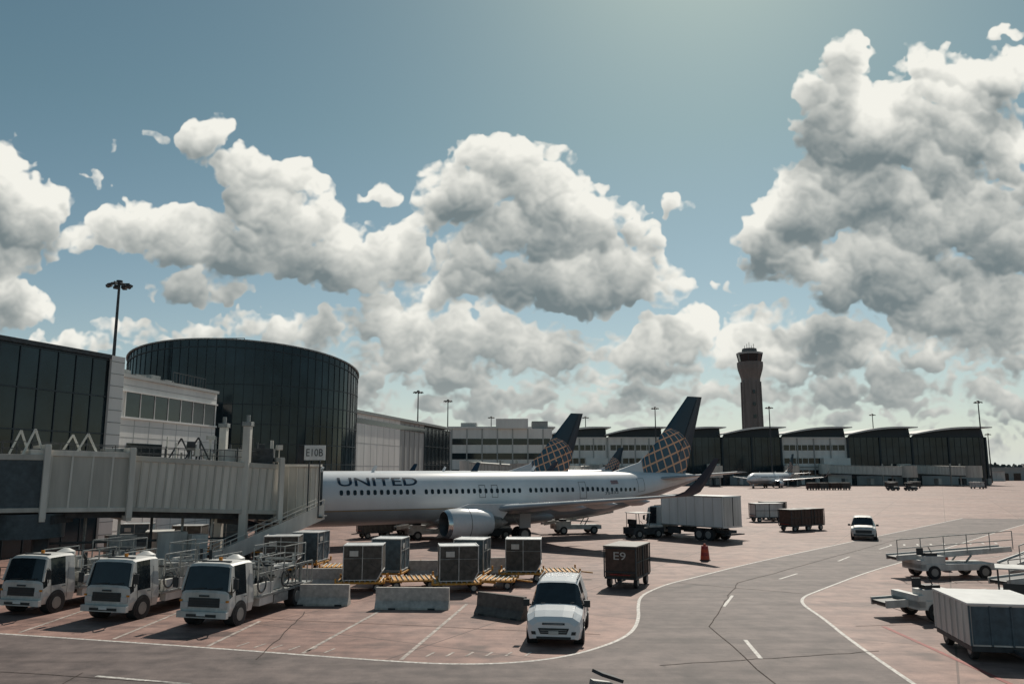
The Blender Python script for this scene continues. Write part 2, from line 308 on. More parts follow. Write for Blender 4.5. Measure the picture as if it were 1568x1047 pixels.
# ------------------------------------------------------------ aircraft
def globe_mat():
    m=D.materials.new('tail_globe_paint'); m.use_nodes=True; nt=m.node_tree; N=nt.nodes; L=nt.links; b=N['Principled BSDF']; b.inputs['Roughness'].default_value=.35
    tc=N.new('ShaderNodeTexCoord'); sp=N.new('ShaderNodeSeparateXYZ'); L.new(tc.outputs['Object'],sp.inputs[0])
    def M(op,a,b_=None,c=None):
        n=N.new('ShaderNodeMath'); n.operation=op
        for i,x in enumerate((a,b_,c)):
            if x is None: continue
            if isinstance(x,(int,float)): n.inputs[i].default_value=x
            else: L.new(x,n.inputs[i])
        return n.outputs[0]
    x=M('DIVIDE',M('SUBTRACT',sp.outputs[0],38.6),3.1); z=M('DIVIDE',M('SUBTRACT',sp.outputs[2],6.3),3.1)
    t=.35; xr=M('ADD',M('MULTIPLY',x,math.cos(t)),M('MULTIPLY',z,math.sin(t))); zr=M('SUBTRACT',M('MULTIPLY',z,math.cos(t)),M('MULTIPLY',x,math.sin(t)))
    lat=M('ARCSINE',zr); lon=M('ARCSINE',M('DIVIDE',xr,M('MAXIMUM',M('COSINE',lat),.05)))
    def lines(q,n,wd): return M('LESS_THAN',M('ABSOLUTE',M('SUBTRACT',M('FRACT',M('MULTIPLY',q,n)),.5)),wd)
    ln=M('MAXIMUM',lines(lat,3.3,.085),lines(lon,3.3,.085))
    r2=M('ADD',M('MULTIPLY',x,x),M('MULTIPLY',z,z)); inside=M('LESS_THAN',r2,1.0)
    def mix(f,a,b_):
        n=N.new('ShaderNodeMix'); n.data_type='RGBA'; L.new(f,n.inputs[0])
        for i,q in((6,a),(7,b_)):
            if isinstance(q,tuple): n.inputs[i].default_value=(*q,1)
            else: L.new(q,n.inputs[i])
        return n.outputs[2]
    glo=mix(ln,(.03,.10,.15),(.78,.44,.27))
    above=M('GREATER_THAN',M('ADD',sp.outputs[2],M('MULTIPLY',sp.outputs[0],.9)),7.6+.9*36)
    outc=mix(above,(.7,.71,.72),(.008,.04,.068))
    L.new(mix(inside,outc,glo),b.inputs['Base Color']); return m
globe=globe_mat()
ST=[(0,.04,.04,2.9),(.15,.3,.3,2.92),(.5,.62,.62,2.95),(1,.93,.95,3.02),(2,1.33,1.4,3.16),(3,1.6,1.7,3.28),(4.5,1.82,1.92,3.38),(6,1.88,1.99,3.42),(27,1.88,1.99,3.42),(30,1.84,1.9,3.5),(33,1.62,1.62,3.74),(36,1.24,1.25,4.08),(39,.78,.8,4.48),(41,.42,.45,4.74),(42,.16,.2,4.84)]
def surf(s,phi,off=0):
    for A,B in zip(ST,ST[1:]):
        if s<=B[0]: break
    t=(s-A[0])/(B[0]-A[0]); rh,rv,zc=[A[k]+(B[k]-A[k])*t for k in(1,2,3)]
    return (s,-(rh+off)*math.cos(phi),zc+(rv+off)*math.sin(phi))
AF=[(0,0),(.02,.25),(.1,.45),(.3,.55),(.6,.38),(1,.02),(1,-.02),(.6,-.3),(.3,-.42),(.1,-.35),(.02,-.2)]
def wingloft(mb,secs,m,sgn=-1):
    mb.loft([[(le+ch*ax,sgn*y,z+az*th) for ax,az in AF] for (y,le,ch,z,th) in secs],m,cap0=m,cap1=m)
def airplane(x,y,ang,sc=1.,title=True):
    p=MB(); ss=[0,.07,.15,.3,.5,.75,1,1.5,2,2.5,3,3.7,4.5,6,10,15,20,25,27,30,31.5,33,34.5,36,37.5,39,40,41,42]
    n=48; rings=[[surf(s,2*math.pi*j/n) for j in range(n)] for s in ss]
    p.loft(rings,planewhite,mf=lambda i,j:planegrey if 205<(j+.5)/n*360<335 else planewhite,cap1=dark)
    for sg in(-1,1):
        def P(s,phi,o): q=surf(s,phi,o); return (q[0],q[1]*(1 if sg==-1 else -1),q[2])
        sts=[3+i*.75 for i in range(48)]
        vs=[P(s,math.radians(-25.5),.008) for s in sts]+[P(s,math.radians(-23.8),.008) for s in sts]; k=len(sts)
        p.add(vs,[(i,i+1,k+i+1,k+i) for i in range(k-1)],gold)
        s=6.6; i=0
        while s<33.2:
            i+=1; s+=.508
            if i in(13,31,41): continue
            zc=math.radians(14 if s<29 else 14-(s-29)*2.6); hh=.095; ww=.13
            p.add([P(s+a_*ww,zc+b_*hh,.014) for a_,b_ in((-1,-.55),(-.55,-1),(.55,-1),(1,-.55),(1,.55),(.55,1),(-.55,1),(-1,.55))],[tuple(range(8))],glass)
        def outline(s0,s1,f0,f1,wd=.035):
            f0,f1=math.radians(f0),math.radians(f1); dw=wd/1.95
            for (a0,a1,b0,b1) in((s0,s0+wd,f0,f1),(s1-wd,s1,f0,f1),(s0,s1,f0,f0+dw),(s0,s1,f1-dw,f1)):
                nn=6; vs=[P(a,b0+(b1-b0)*q/nn,.012) for q in range(nn+1) for a in(a0,a1)]
                p.add(vs,[(2*q,2*q+1,2*q+3,2*q+2) for q in range(nn)],dark)
        outline(18.2,18.75,-1,28);outline(19.3,19.85,-1,28);outline(27.6,28.3,-8,34);outline(34.0,34.8,-10,38);outline(4.6,5.4,-12,36)
        for k in range(3):
            a0=55-k*19; p.add([P(2.1+k*.35,math.radians(a0),.01),P(2.2+k*.42,math.radians(a0-17),.01),P(3.0+k*.25,math.radians(a0-15),.01),P(2.9+k*.2,math.radians(a0+2),.01)],[(0,1,2,3)],glass)
        wingloft(p,[(1.2,16.0,8.3,2.2,.95),(5.8,18.9,5.1,2.75,.6),(12,22.3,3.1,3.35,.32),(17.1,25.2,1.6,3.85,.17)],wing,sg)
        wingloft(p,[(17.1,25.2,1.6,3.85,.17),(17.6,25.6,1.4,4.1,.13),(17.95,26.3,1.05,4.8,.1),(18.4,27.6,.5,6.3,.05)],navy,sg)
        for yy in(6.5,9.6,12.8):
            le=18.9+(yy-5.8)*.56; ch=5.1-(yy-5.8)*.31
            p.loft([[(le+ch*f,sg*(yy+.22*r_*math.cos(q)),2.62+(yy-5.8)*.1+.3*r_*math.sin(q)) for q in [k*math.pi/4 for k in range(8)]] for f,r_ in((.45,.1),(.7,1),(1.0,.9),(1.25,.08))],wing)
        for f in(.14,.72):
            a0=(18.9+5.1*f,sg*5.8,2.75+.6*(.49 if f<.5 else .29)); a1=(25.2+1.6*f,sg*17.0,3.84+.17*(.49 if f<.5 else .29)); p.bar(a0,a1,.04,dark,.02)
        wingloft(p,[(.3,36.6,3.6,4.7,.35),(7.1,40.3,1.3,5.35,.13)],wing,sg)
        e0=13.9; prof=[(.0,.93),(.06,1.0),(.3,1.08),(1.2,1.16),(2.4,1.12),(3.3,.95),(3.75,.82)]
        ring=lambda s_,r_,cz=1.62:[(e0+s_,sg*4.83+r_*math.cos(k*math.pi/14),cz+r_*math.sin(k*math.pi/14)*(1 if math.sin(k*math.pi/14)>0 else .94)) for k in range(28)]
        p.loft([ring(*q) for q in prof],nacelle,mf=lambda i,j:lipm if i<2 else nacelle)
        p.loft([ring(0,.93),ring(.05,.84),ring(.7,.8)],dark); p.add(ring(.7,.8),[tuple(range(28))],black)
        p.loft([ring(1.75,1.155),ring(1.79,1.155)],dark)
        p.loft([ring(3.75,.82),ring(3.7,.6),ring(4.6,.42),ring(5.2,.1)],steel)
        p.add([(e0+.9,sg*4.9,2.7),(e0+.9,sg*4.76,2.7),(e0+5.4,sg*4.76,2.6),(e0+5.4,sg*4.9,2.6),(e0+2,sg*4.9,3.05),(e0+2,sg*4.76,3.05),(e0+5.4,sg*4.76,3.0),(e0+5.4,sg*4.9,3.0),(e0+4.8,sg*4.9,1.9),(e0+4.8,sg*4.76,1.9)],[(0,1,5,4),(4,5,6,7),(0,4,7,3),(1,2,6,5),(0,3,8),(1,9,2),(3,2,9,8),(0,8,9,1)],nacelle)
        p.cyl((21.4,sg*2.8,2.3),(21.4,sg*2.86,.6),.13,steel); p.bar((21.4,sg*2.8,1.0),(20.7,sg*2.5,2.2),.09,steel)
        for k in(-.43,.43): p.wheel((21.4,sg*2.86+k,.56),.56,.38)
        p.box((21.4,sg*3.5,1.6),(1.0,.05,1.1),planegrey)
    p.loft([[(s,1.75*r_*math.cos(q),1.75+.72*r_*math.sin(q)) for q in [k*math.pi/10 for k in range(20)]] for s,r_ in((14.2,.2),(15.5,.85),(17,1),(23,1),(25,.8),(26.5,.2))],planegrey)
    rings=[]
    for (z,le,te,th) in((5.15,31.5,40.6,.34),(5.45,32.6,40.75,.33),(6.2,35.2,41.0,.32),(7.2,36.5,41.35,.28),(12.5,41.2,43.0,.12)):
        rings.append([(le+(te-le)*ax,az*th,z) for ax,az in AF])
    p.loft(rings,globe,cap1=navy)
    p.bar((39.6,-.14,6.4),(42.3,-.05,12.2),.02,dark,.05)
    p.cyl((4.2,0,2.2),(4.2,0,.4),.09,steel)
    for k in(-.2,.2): p.wheel((4.2,k,.35),.35,.2)
    p.box((3.4,.35,1.2),(1.2,.04,.6),planewhite); p.box((3.4,-.35,1.2),(1.2,.04,.6),planewhite)
    for s in(10,24): p.bar(surf(s,math.radians(90),0),surf(s+.3,math.radians(90),.45),.05,planewhite,.25)
    if title:
        p.text('UNITED',lambda tx,ty:surf(6.9+tx*6.2,math.radians(28)+ty*math.radians(23),.016),navy,.012,10)
        p.text('75432',lambda tx,ty:surf(30.2+tx*1.5,math.radians(-3)+ty*math.radians(7),.02),navy,.0,3)
        for k in range(5):
            f=math.radians(24+k*2.4); p.add([surf(31.0,f,.015),surf(31.8,f,.015),surf(31.8,f+.025,.015),surf(31.0,f+.025,.015)],[(0,1,2,3)],redl if k%2==0 else navy)
    return p.build('passenger_airplane',place(x,y,ang,0,sc))
airplane(-19.5,57,math.radians(28.1))
airplane(-29,80.3,math.radians(28.1))
airplane(-2,245,math.radians(26),title=False)
airplane(68.6,235,math.radians(49.7),.84,title=False)

# ------------------------------------------------------------ road vehicles
def body(mb,stn,glassside,glasstop,paint,lower=None):
    rings=[]
    for (s,zb,zl,zt,w_,wr) in stn:
        zm=zb+(zl-zb)*.45; half=[(w_*.93,zb),(w_,zm),(w_*.985,zl),(wr,zt-.07),(wr*.86,zt-.005),(wr*.4,zt+.02)]
        rings.append([(-a_,s,z) for a_,z in half]+[(a_,s,z) for a_,z in half[::-1]])
    def mf(i,j):
        if i in glassside and j in(2,8): return glass
        if i in glasstop and j in(3,4,5,6,7): return glass
        if lower and j in(0,10): return lower
        return paint
    mb.loft(rings,paint,smooth=False,mf=mf,cap0=paint,cap1=paint)
def van(x,y,ang):
    m=MB()
    stn=[(0,.28,.66,.78,.70,.60),(.10,.24,.78,.92,.84,.70),(.45,.22,.92,1.06,.91,.74),(.98,.22,1.02,1.15,.915,.76),(1.0,.22,1.03,1.17,.915,.78),(1.72,.22,1.06,1.76,.915,.70),(1.80,.22,1.06,1.80,.915,.70),(2.65,.22,1.08,1.84,.915,.71),(2.75,.22,1.08,1.84,.915,.71),(3.6,.22,1.08,1.82,.91,.70),(3.7,.22,1.08,1.82,.91,.70),(4.25,.24,1.06,1.79,.90,.68),(4.4,.34,1.02,1.70,.86,.64)]
    body(m,stn,{4,6},{4},vanwhite)
    m.loft([[( -.50,-.012,.60),(.50,-.012,.60),(.42,-.012,.42),(-.42,-.012,.42)],[( -.50,.03,.60),(.50,.03,.60),(.42,.03,.42),(-.42,.03,.42)]],black,smooth=False,cap0=black)
    for z in(.47,.53): m.bb(-.42,.42,-.03,-.014,z,z+.02,steel)
    m.bb(-.36,.36,-.02,.02,.70,.76,black); m.bb(-.3,.3,-.035,-.0,.72,.735,lipm)
    m.bb(-.55,.55,-.02,.05,.26,.34,black); m.bb(-.16,.16,-.05,-.032,.42,.52,dirtywhite)
    for k in(-1,1):
        m.add([(k*.52,-.005,.66),(k*.84,.13,.72),(k*.86,.30,.86),(k*.60,.08,.84)],[(0,1,2,3) if k<0 else (3,2,1,0)],lens)
        m.add([(k*.56,-.016,.40),(k*.70,-.0,.40),(k*.72,.0,.50),(k*.58,-.012,.50)],[(0,1,2,3)],black)
        m.box((k*1.02,1.30,1.17),(.2,.12,.22),black); m.bar((k*.86,1.34,1.1),(k*1.0,1.32,1.14),.05,black)
        for s in(.86,3.72):
            m.cyl((k*.60,s,.36),(k*.921,s,.36),.40,black,n=24); m.wheel((k*.835,s,.33),.32,.2,'x')
        for s in(1.74,2.72,3.65): m.bb(min(k*.905,k*.922),max(k*.905,k*.922),s-.008,s+.008,.35,1.05,black)
        m.bb(min(k*.91,k*.935),max(k*.91,k*.935),1.25,3.3,.55,.61,black)
        m.bar((k*.66,1.9,1.87),(k*.66,4.1,1.86),.04,dark)
    m.bar((-.5,1.02,1.19),(.05,1.08,1.22),.025,black); m.bar((.1,1.02,1.19),(.6,1.08,1.22),.025,black)
    m.box((0,1.76,1.52),(.25,.1,.08),black); m.bb(-.7,.7,4.41,4.43,.9,1.1,black)
    m.bar((-.62,.12,.95),(-.66,.95,1.155),.012,dark); m.bar((.62,.12,.95),(.66,.95,1.155),.012,dark)
    m.build('delivery_van',place(x,y,ang),.018)
van(1.32,26.5,math.radians(-8))
def suv(x,y,ang):
    m=MB()
    stn=[(0,.35,.75,.88,.78,.68),(.15,.3,.9,1.02,.9,.74),(1.1,.28,1.02,1.12,.95,.78),(1.75,.28,1.05,1.70,.95,.70),(1.85,.28,1.05,1.72,.95,.70),(2.8,.28,1.06,1.76,.95,.70),(2.9,.28,1.06,1.76,.95,.70),(3.9,.28,1.06,1.74,.95,.70),(4.0,.28,1.06,1.74,.95,.70),(4.6,.32,1.05,1.66,.92,.68),(4.8,.5,1.0,1.1,.88,.75)]
    body(m,stn,{2,4,6,8},{2},dirtywhite)
    m.bb(-.6,.6,-.02,.02,.55,.8,black); m.bb(-.75,.75,-.05,.1,.36,.5,dark)
    for k in(-1,1):
        m.bb(k*.72-.12,k*.72+.12,-.02,.06,.68,.84,lens); m.box((k*1.05,1.5,1.12),(.2,.1,.16),black)
        for s in(.95,3.8): m.wheel((k*.84,s,.37),.37,.24,'x')
    m.build('suv',place(x,y,ang),.02)
suv(28.0,65.0,math.radians(-23))

def cab(m,w=1.0,y0=0,zt=2.2,paint=dirtywhite):
    stn=[(y0,.42,.95,1.20,w*.96,w*.92),(y0+.05,.4,1.0,1.28,w,w*.94),(y0+.24,.4,1.08,zt-.10,w,w*.88),(y0+.34,.4,1.08,zt-.01,w,w*.87),(y0+.42,.4,1.08,zt,w,w*.87),(y0+1.15,.4,1.08,zt+.02,w,w*.88),(y0+1.25,.4,1.08,zt+.02,w,w*.88),(y0+1.62,.4,1.08,zt,w,w*.87),(y0+1.66,.45,1.08,zt-.1,w*.98,w*.85)]
    body(m,stn,{1,4},{1},paint)
    for k in(-1,1): m.bar((k*w*.955,y0+.045,1.27),(k*w*.865,y0+.25,zt-.12),.07,paint)
    m.bb(-w,w,y0-.16,y0-.01,.36,.58,paint); m.bb(-w*.62,w*.62,y0-.03,y0+.01,.72,1.04,black); m.bb(-w*.6,w*.6,y0-.17,y0-.15,.40,.50,black); m.bb(-.18,.18,y0-.185,y0-.171,.44,.54,white)
    for i in range(3): m.bb(-w*.58,w*.58,y0-.042,y0-.031,.78+i*.09,.80+i*.09,dark)
    m.bb(-.2,.2,y0-.045,y0-.015,1.08,1.14,dark)
    for k in(-1,1):
        m.bb(k*w*.79-.15,k*w*.79+.15,y0-.035,y0+.03,.68,.90,lens); m.bb(k*w*.93-.05,k*w*.93+.05,y0-.04,y0+.02,.90,.97,amber)
        m.box((k*(w+.22),y0+.02,1.55),(.18,.08,.36),black); m.bar((k*w*.95,y0+.25,1.75),(k*(w+.22),y0+.02,1.75),.03,black); m.bar((k*w*.95,y0+.3,1.2),(k*(w+.22),y0+.02,1.38),.03,black)
        m.cyl((k*(w-.4),y0+.72,.44),(k*(w+.008),y0+.72,.44),.45,black,n=22); m.wheel((k*(w-.10),y0+.72,.4),.39,.24,'x')
        m.bar((k*(w+.006),y0+.45,.5),(k*(w+.006),y0+.4,1.1),.012,dark); m.bar((k*(w+.006),y0+1.22,.5),(k*(w+.006),y0+1.22,1.9),.012,dark); m.bar((k*(w+.01),y0+.95,1.0),(k*(w+.01),y0+1.12,1.0),.03,black)
    m.bar((-.6,y0+.0,1.33),(0,y0+.03,1.38),.025,black); m.bar((.05,y0+.0,1.33),(.65,y0+.03,1.38),.025,black)
    m.bb(-w*.6,w*.6,y0+.6,y0+.7,zt+.02,zt+.07,dark)
def fueltruck(x,y,ang,seed):
    rd=random.Random(seed); m=MB(); cab(m)
    for k in(-.4,.4): m.bar((k,1.5,.62),(k,6.4,.62),.12,dark,.2)
    m.bb(-1,1,1.85,6.4,.74,.84,steel)
    for k in(-1,1):
        m.wheel((k*.82,5.0,.4),.4,.42,'x'); m.bb(min(k*.62,k*1.02),max(k*.62,k*1.02),4.45,5.55,.86,.90,dark)
        m.bb(min(k*.7,k*.98),max(k*.7,k*.98),2.1,3.1,.45,1.25,dirtywhite); m.bb(min(k*.7,k*.98),max(k*.7,k*.98),3.2,4.3,.38,.72,steel)
        for s in(1.95,2.9,3.9,4.9,5.9,6.35): m.bar((k*.97,s,.84),(k*.97,s,2.25 if s<4.5 else 1.7),.045,steel)
        m.bar((k*.97,1.95,2.25),(k*.97,3.9,2.25),.045,steel); m.bar((k*.97,1.95,1.65),(k*.97,6.35,1.65),.04,steel); m.bar((k*.97,4.9,1.7),(k*.97,6.35,1.7),.045,steel)
        m.bar((k*.97,1.95,2.25),(k*.97,2.9,1.25),.03,steel)
    m.cyl((-.45,2.6,.9),(-.45,2.6,2.15),.36,dirtywhite,n=20); m.cyl((-.45,2.6,2.15),(-.45,2.6,2.28),.36,dirtywhite,r1=.12,n=20)
    m.cyl((.3,2.4,.85),(.3,2.4,2.0),.22,steel); m.cyl((.45,3.1,.85),(.45,3.1,1.8),.25,steel); m.bb(-.2,.75,3.5,4.2,.86,1.75,dirtywhite)
    m.cyl((-.8,3.7,1.25),(0,3.7,1.25),.42,dark,n=22); m.cyl((-.83,3.7,1.25),(-.79,3.7,1.25),.5,steel,n=22); m.cyl((-.02,3.7,1.25),(.02,3.7,1.25),.5,steel,n=22)
    for k in(-.5,.5):
        m.bar((k,4.5,.9),(k,6.1,1.5),.08,steel); m.bar((k,6.1,.9),(k,4.5,1.5),.08,steel)
    m.bb(-.7,.7,4.4,6.2,1.5,1.56,steel)
    for sx_ in(-.7,.7):
        for sy in(4.4,5.3,6.2): m.bar((sx_,sy,1.56),(sx_,sy,2.45),.04,steel)
        for z in(2.0,2.45): m.bar((sx_,4.4,z),(sx_,6.2,z),.04,steel)
    for z in(2.0,2.45):
        m.bar((-.7,4.4,z),(.7,4.4,z),.04,steel); m.bar((-.7,6.2,z),(.7,6.2,z),.04,steel)
    for i in range(14):
        x0=rd.uniform(-.85,.85); y0=rd.uniform(2.0,6); m.cyl((x0,y0,.86),(x0,y0,rd.uniform(1.2,2.3)),rd.uniform(.03,.08),rd.choice([steel,dark,black,dirtywhite]),n=8)
    for i in range(9):
        y0=rd.uniform(2.1,5); z0=rd.uniform(1.1,2.1); m.cyl((-.9,y0,z0),(.9,y0,z0),.04,rd.choice([steel,dark]),n=8)
    for i in range(8):
        m.box((rd.uniform(-.7,.8),rd.uniform(2,6),rd.uniform(.95,1.7)),(rd.uniform(.15,.5),rd.uniform(.2,.5),rd.uniform(.15,.5)),rd.choice([steel,dark,dirtywhite]))
    for k in range(3):
        yc=2.2+k*.9; r_=.30; P=[(.99,yc+r_*math.cos(q),1.25+r_*math.sin(q)) for q in [i*math.pi/6 for i in range(13)]]
        if k!=1:
            for p,q in zip(P,P[1:]): m.bar(p,q,.05,dark)
    m.cyl((0,.9,2.24),(0,.9,2.36),.07,amber,n=10)
    m.build('fuel_service_truck',place(x,y,ang),.015)
fueltruck(-11.05,29.7,math.radians(-13),1); fueltruck(-15.2,31.0,math.radians(-14),2); fueltruck(-19.2,32.3,math.radians(-14),3)

def catering(x,y,ang):
    m=MB(); cab(m,1.15,0,2.5,dirtywhite)
    m.bb(-1.22,1.22,1.8,8.0,1.05,3.5,white)
    for k in(-1,1):
        for i in range(8): m.bar((k*1.235,1.85+i*.87,1.06),(k*1.235,1.85+i*.87,3.49),.04,dirtywhite)
        m.bar((k*1.24,1.8,3.46),(k*1.24,8,3.46),.07,steel); m.bar((k*1.24,1.8,1.1),(k*1.24,8,1.1),.08,steel)
        for s in(5.6,6.5): m.wheel((k*1.0,s,.48),.48,.35,'x')
        m.bar((k*.8,2.2,.8),(k*.8,5,1.0),.12,dark); m.bb(min(k*.9,k*1.15),max(k*.9,k*1.15),2.4,3.6,.4,.95,dark)
    m.bb(-.5,.5,1.6,8,.62,.84,dark); m.bb(-1.1,1.1,8.01,8.05,1.2,3.4,dirtywhite); m.bar((0,8.07,1.2),(0,8.07,3.4),.04,dark); m.bb(-1.1,1.1,8.0,8.3,.5,.6,dark)
    m.text('UNITED',lambda tx,ty:(-1.262,5.6-tx*2.2,2.75+ty*.3),navy,.01)
    m.build('catering_truck',place(x,y,ang),.02)
a_=math.atan2(.77,-.63)
catering(16.4+.77*1.22-.63*8.0,63.4+.63*1.22+.77*8.0,a_+math.pi/2)

def cart(x,y,ang,label=None,canvas=brown,L_=2.6,name='baggage_cart',top=cartroof):
    m=MB(); W=.78
    m.bb(-W,W,0,L_,.42,.52,dark); m.bb(-W+.03,W-.03,.05,L_-.05,.52,1.9,canvas); m.bb(-W-.04,W+.04,-.05,L_+.05,1.9,1.97,top)
    for sx_ in(-W,W):
        for sy in(0,L_/2,L_): m.bar((sx_,sy,.5),(sx_,sy,1.9),.06,dark)
        for i in range(1,6): m.bar((sx_*.985,i*L_/6,.55),(sx_*.985,i*L_/6,1.88),.03,canvas)
        for sy in(.45,L_-.45): m.wheel((sx_*.85,sy,.24),.24,.16,'x')
        m.bar((sx_*.99,0,1.2),(sx_*.99,L_,1.2),.04,dark)
    for z in(.75,1.85): m.bar((-W,-.01,z),(W,-.01,z),.05,dark)
    m.bar((-.25,0,.42),(0,-.7,.35),.06,dark); m.bar((.25,0,.42),(0,-.7,.35),.06,dark); m.bb(-.5,.5,-.06,-.02,.62,.66,redl)
    if label: m.text(label,lambda tx,ty:(-.32+tx*.6,.035,1.32+ty*.36),dirtywhite,.0)
    m.build(name,place(x,y,ang),.012)
cart(5.15,39.2,math.radians(-24),'E9')
cart(25.0,74.6,math.radians(-62)); cart(26.7,76.0,math.radians(-62))
for i in range(4): cart(80+i*3.2,219+i*.5,math.radians(-75),canvas=[brown,uldside][i%2])
cart(26.0,88,math.radians(-80),canvas=dirtywhite,name='cargo_trailer',L_=3.2,top=white); cart(28.3,92,math.radians(-80),canvas=uldside)
for i in range(3): cart(-12.5+i*1.2,67+i*2.4,math.radians(-60),canvas=[uldside,brown,uldside][i])

def dolly(m):
    m.bb(-1.1,1.1,-.85,.85,.36,.44,yellow)
    for k in(-.7,.7):
        m.bar((-1.15,k,.41),(1.15,k,.41),.1,yellow)
        for s in(-.8,.8): m.wheel((s,k,.2),.2,.14,'y')
    for s in range(-4,5): m.cyl((s*.24,-.8,.47),(s*.24,.8,.47),.035,steel,n=8)
    for a,b in((-1.1,-.85),(1.1,-.85),(-1.1,.85),(1.1,.85)): m.bar((a,b,.4),(a,b,.62),.08,yellow)
    m.bar((1.15,0,.38),(1.9,0,.3),.07,yellow)
def uld(x,y,ang,side=uldside):
    m=MB(); dolly(m)
    prof=[(-.78,.53),(.78,.53),(1.0,.9),(1.0,2.08),(-.78,2.08)]
    ring=lambda yy:[(px_,yy,pz) for px_,pz in prof]
    m.loft([ring(-.75),ring(.75)],side,smooth=False,mf=lambda i,j:uldtop if j==3 else side,cap0=side,cap1=side)
    for yy in(-.76,.76):
        for j in range(5): a0=prof[j];b0=prof[(j+1)%5]; m.bar((a0[0],yy,a0[1]),(b0[0],yy,b0[1]),.045,uldtop)
        m.bar((.1,yy*1.012,.55),(.1,yy*1.012,2.06),.03,uldtop); m.bar((-.76,yy*1.012,1.5),(.98,yy*1.012,1.5),.02,steel)
        for a0,a1 in(((-.7,.6),(.05,1.45)),((.15,1.45),(.95,.95))): m.bar((a0[0],yy*1.006,a0[1]),(a1[0],yy*1.006,a1[1]),.015,dark)
    for px_,pz in prof: m.bar((px_,-.75,pz),(px_,.75,pz),.05,uldtop)
    m.bb(-.5,-.1,-.788,-.78,1.6,1.85,dirtywhite)
    m.build('cargo_container_dolly',place(x,y,ang),.012)
for i,(x,y,sd_) in enumerate([(-12.4,44,0),(-11.5,46.6,1),(-7.1,38.9,0),(-6.3,42.4,1),(-2.65,38.6,0),(-2.05,42.0,1),(.5,42.2,0),(-24.7,53.6,1),(-20.6,52,0),(-19.2,54.8,1),(-15.6,53,0)]):
    uld(x,y,math.radians([6,82,4,84,8,80,-3,10,4,12,80][i]),[uldside,uldblue][sd_])
for x,y,a in((-9.6,41.8,10),(-9.2,44.6,5),(-4.8,39.6,12),(-4.0,45.0,0),(-.9,39.6,-8),(2.3,42.6,4),(-13.9,40.5,20)):
    m=MB(); dolly(m); m.build('empty_dolly',place(x,y,math.radians(a)),.012)

def barrier(x,y,ang,L_=3.0,m_=barrierm):
    m=MB(); pr=[(-.3,0),(.3,0),(.3,.08),(.13,.33),(.085,.84),(-.085,.84),(-.13,.33),(-.3,.08)]
    m.loft([[(-L_/2,a,b) for a,b in pr],[(L_/2,a,b) for a,b in pr]],m_,smooth=False,cap0=m_,cap1=m_)
    for k in(-.8,.8): m.bb(k-.15,k+.15,-.305,-.29,.0,.07,black)
    m.build('concrete_barrier',place(x,y,ang),.02)
barrier(-8.0,34.6,math.radians(-2),2.4); barrier(-4.05,33.7,math.radians(-2)); barrier(-.4,31.9,math.radians(-38),2.3,barrierd)
barrier(-4.2,43.5,math.radians(3)); barrier(-.6,44.8,math.radians(8)); barrier(-9.2,40.0,0,2.6)
def barrel(x,y):
    m=MB(); m.cyl((x,y,0),(x,y,.06),.34,black); zs=[.06,.3,.5,.7,.9]
    for i in range(4): m.cyl((x,y,zs[i]),(x,y,zs[i+1]-.003),.29-.02*i,[orange,redl,orange,redl][i],r1=.27-.02*i)
    m.cyl((x,y,.9),(x,y,1.02),.1,orange,r1=.06,n=10); m.build('traffic_barrel')
barrel(12.0,51); barrel(24.3,46.2)
def cone(x,y):
    m=MB(); m.bb(x-.2,x+.2,y-.2,y+.2,0,.04,black); m.cyl((x,y,.04),(x,y,.28),.15,orange,r1=.09,n=12); m.cyl((x,y,.283),(x,y,.4),.09,dirtywhite,r1=.07,n=12); m.cyl((x,y,.403),(x,y,.65),.07,orange,r1=.02,n=12); m.build('traffic_cone')
for x,y in((-3.4,57.0),(1.4,52.6)): cone(x,y)

def beltloader(x,y,ang,L_=6.5,z0=.9,z1=1.9,rails=True):
    m=MB()
    m.bb(0,4.2,-.85,.85,.42,.75,dirtywhite); m.bb(.2,1.4,-.8,-.2,.75,1.15,dirtywhite); m.bb(.4,1.0,-.75,-.3,1.15,1.3,black); m.bb(.0,.3,-.85,.85,.5,.95,dirtywhite)
    for s in(.7,3.5):
        for k in(-.78,.78): m.wheel((s,k,.34),.34,.24,'y')
    p0=Vector((-.9,.3,z0));p1=Vector((L_-.9,.3,z1)); m.bar(p0,p1,.85,black,.12)
    for k in(-.48,.48): m.bar(p0+Vector((0,k,0)),p1+Vector((0,k,0)),.08,dirtywhite,.28)
    for i in range(12):
        q=p0.lerp(p1,(i+.5)/12); m.cyl(q+Vector((0,-.4,-.12)),q+Vector((0,.4,-.12)),.05,steel,n=8)
    for s in(1.2,2.8):
        t=(s+.9)/L_
        for k in(-.3,.8): m.bar((s,k,.7),(s+.4,k,z0+(z1-z0)*t-.1),.08,steel)
    if rails:
        for i in range(6):
            q=p0.lerp(p1,i/5); m.bar(q+Vector((0,-.6,0)),q+Vector((0,-.6,.95)),.04,steel)
        for z in(.5,.95): m.bar(p0+Vector((0,-.6,z)),p1+Vector((0,-.6,z)),.045,steel)
    m.bar((.9,-.55,1.15),(.65,-.55,1.6),.04,black); m.bar((.2,-.5,1.2),(.2,-.5,1.55),.35,black,.08)
    m.build('belt_loader',place(x,y,ang),.012)
beltloader(3.6,71.5,math.radians(15)); beltloader(21.0,43.2,math.radians(6),z0=1.0,z1=1.4); beltloader(24.5,39.2,math.radians(28),z0=1.1,z1=2.1); beltloader(15.0,31.6,math.radians(8),5.0,.55,.75,False)
beltloader(-8.5,66,math.radians(20)); beltloader(21.5,34.8,math.radians(15),z0=.9,z1=1.3)

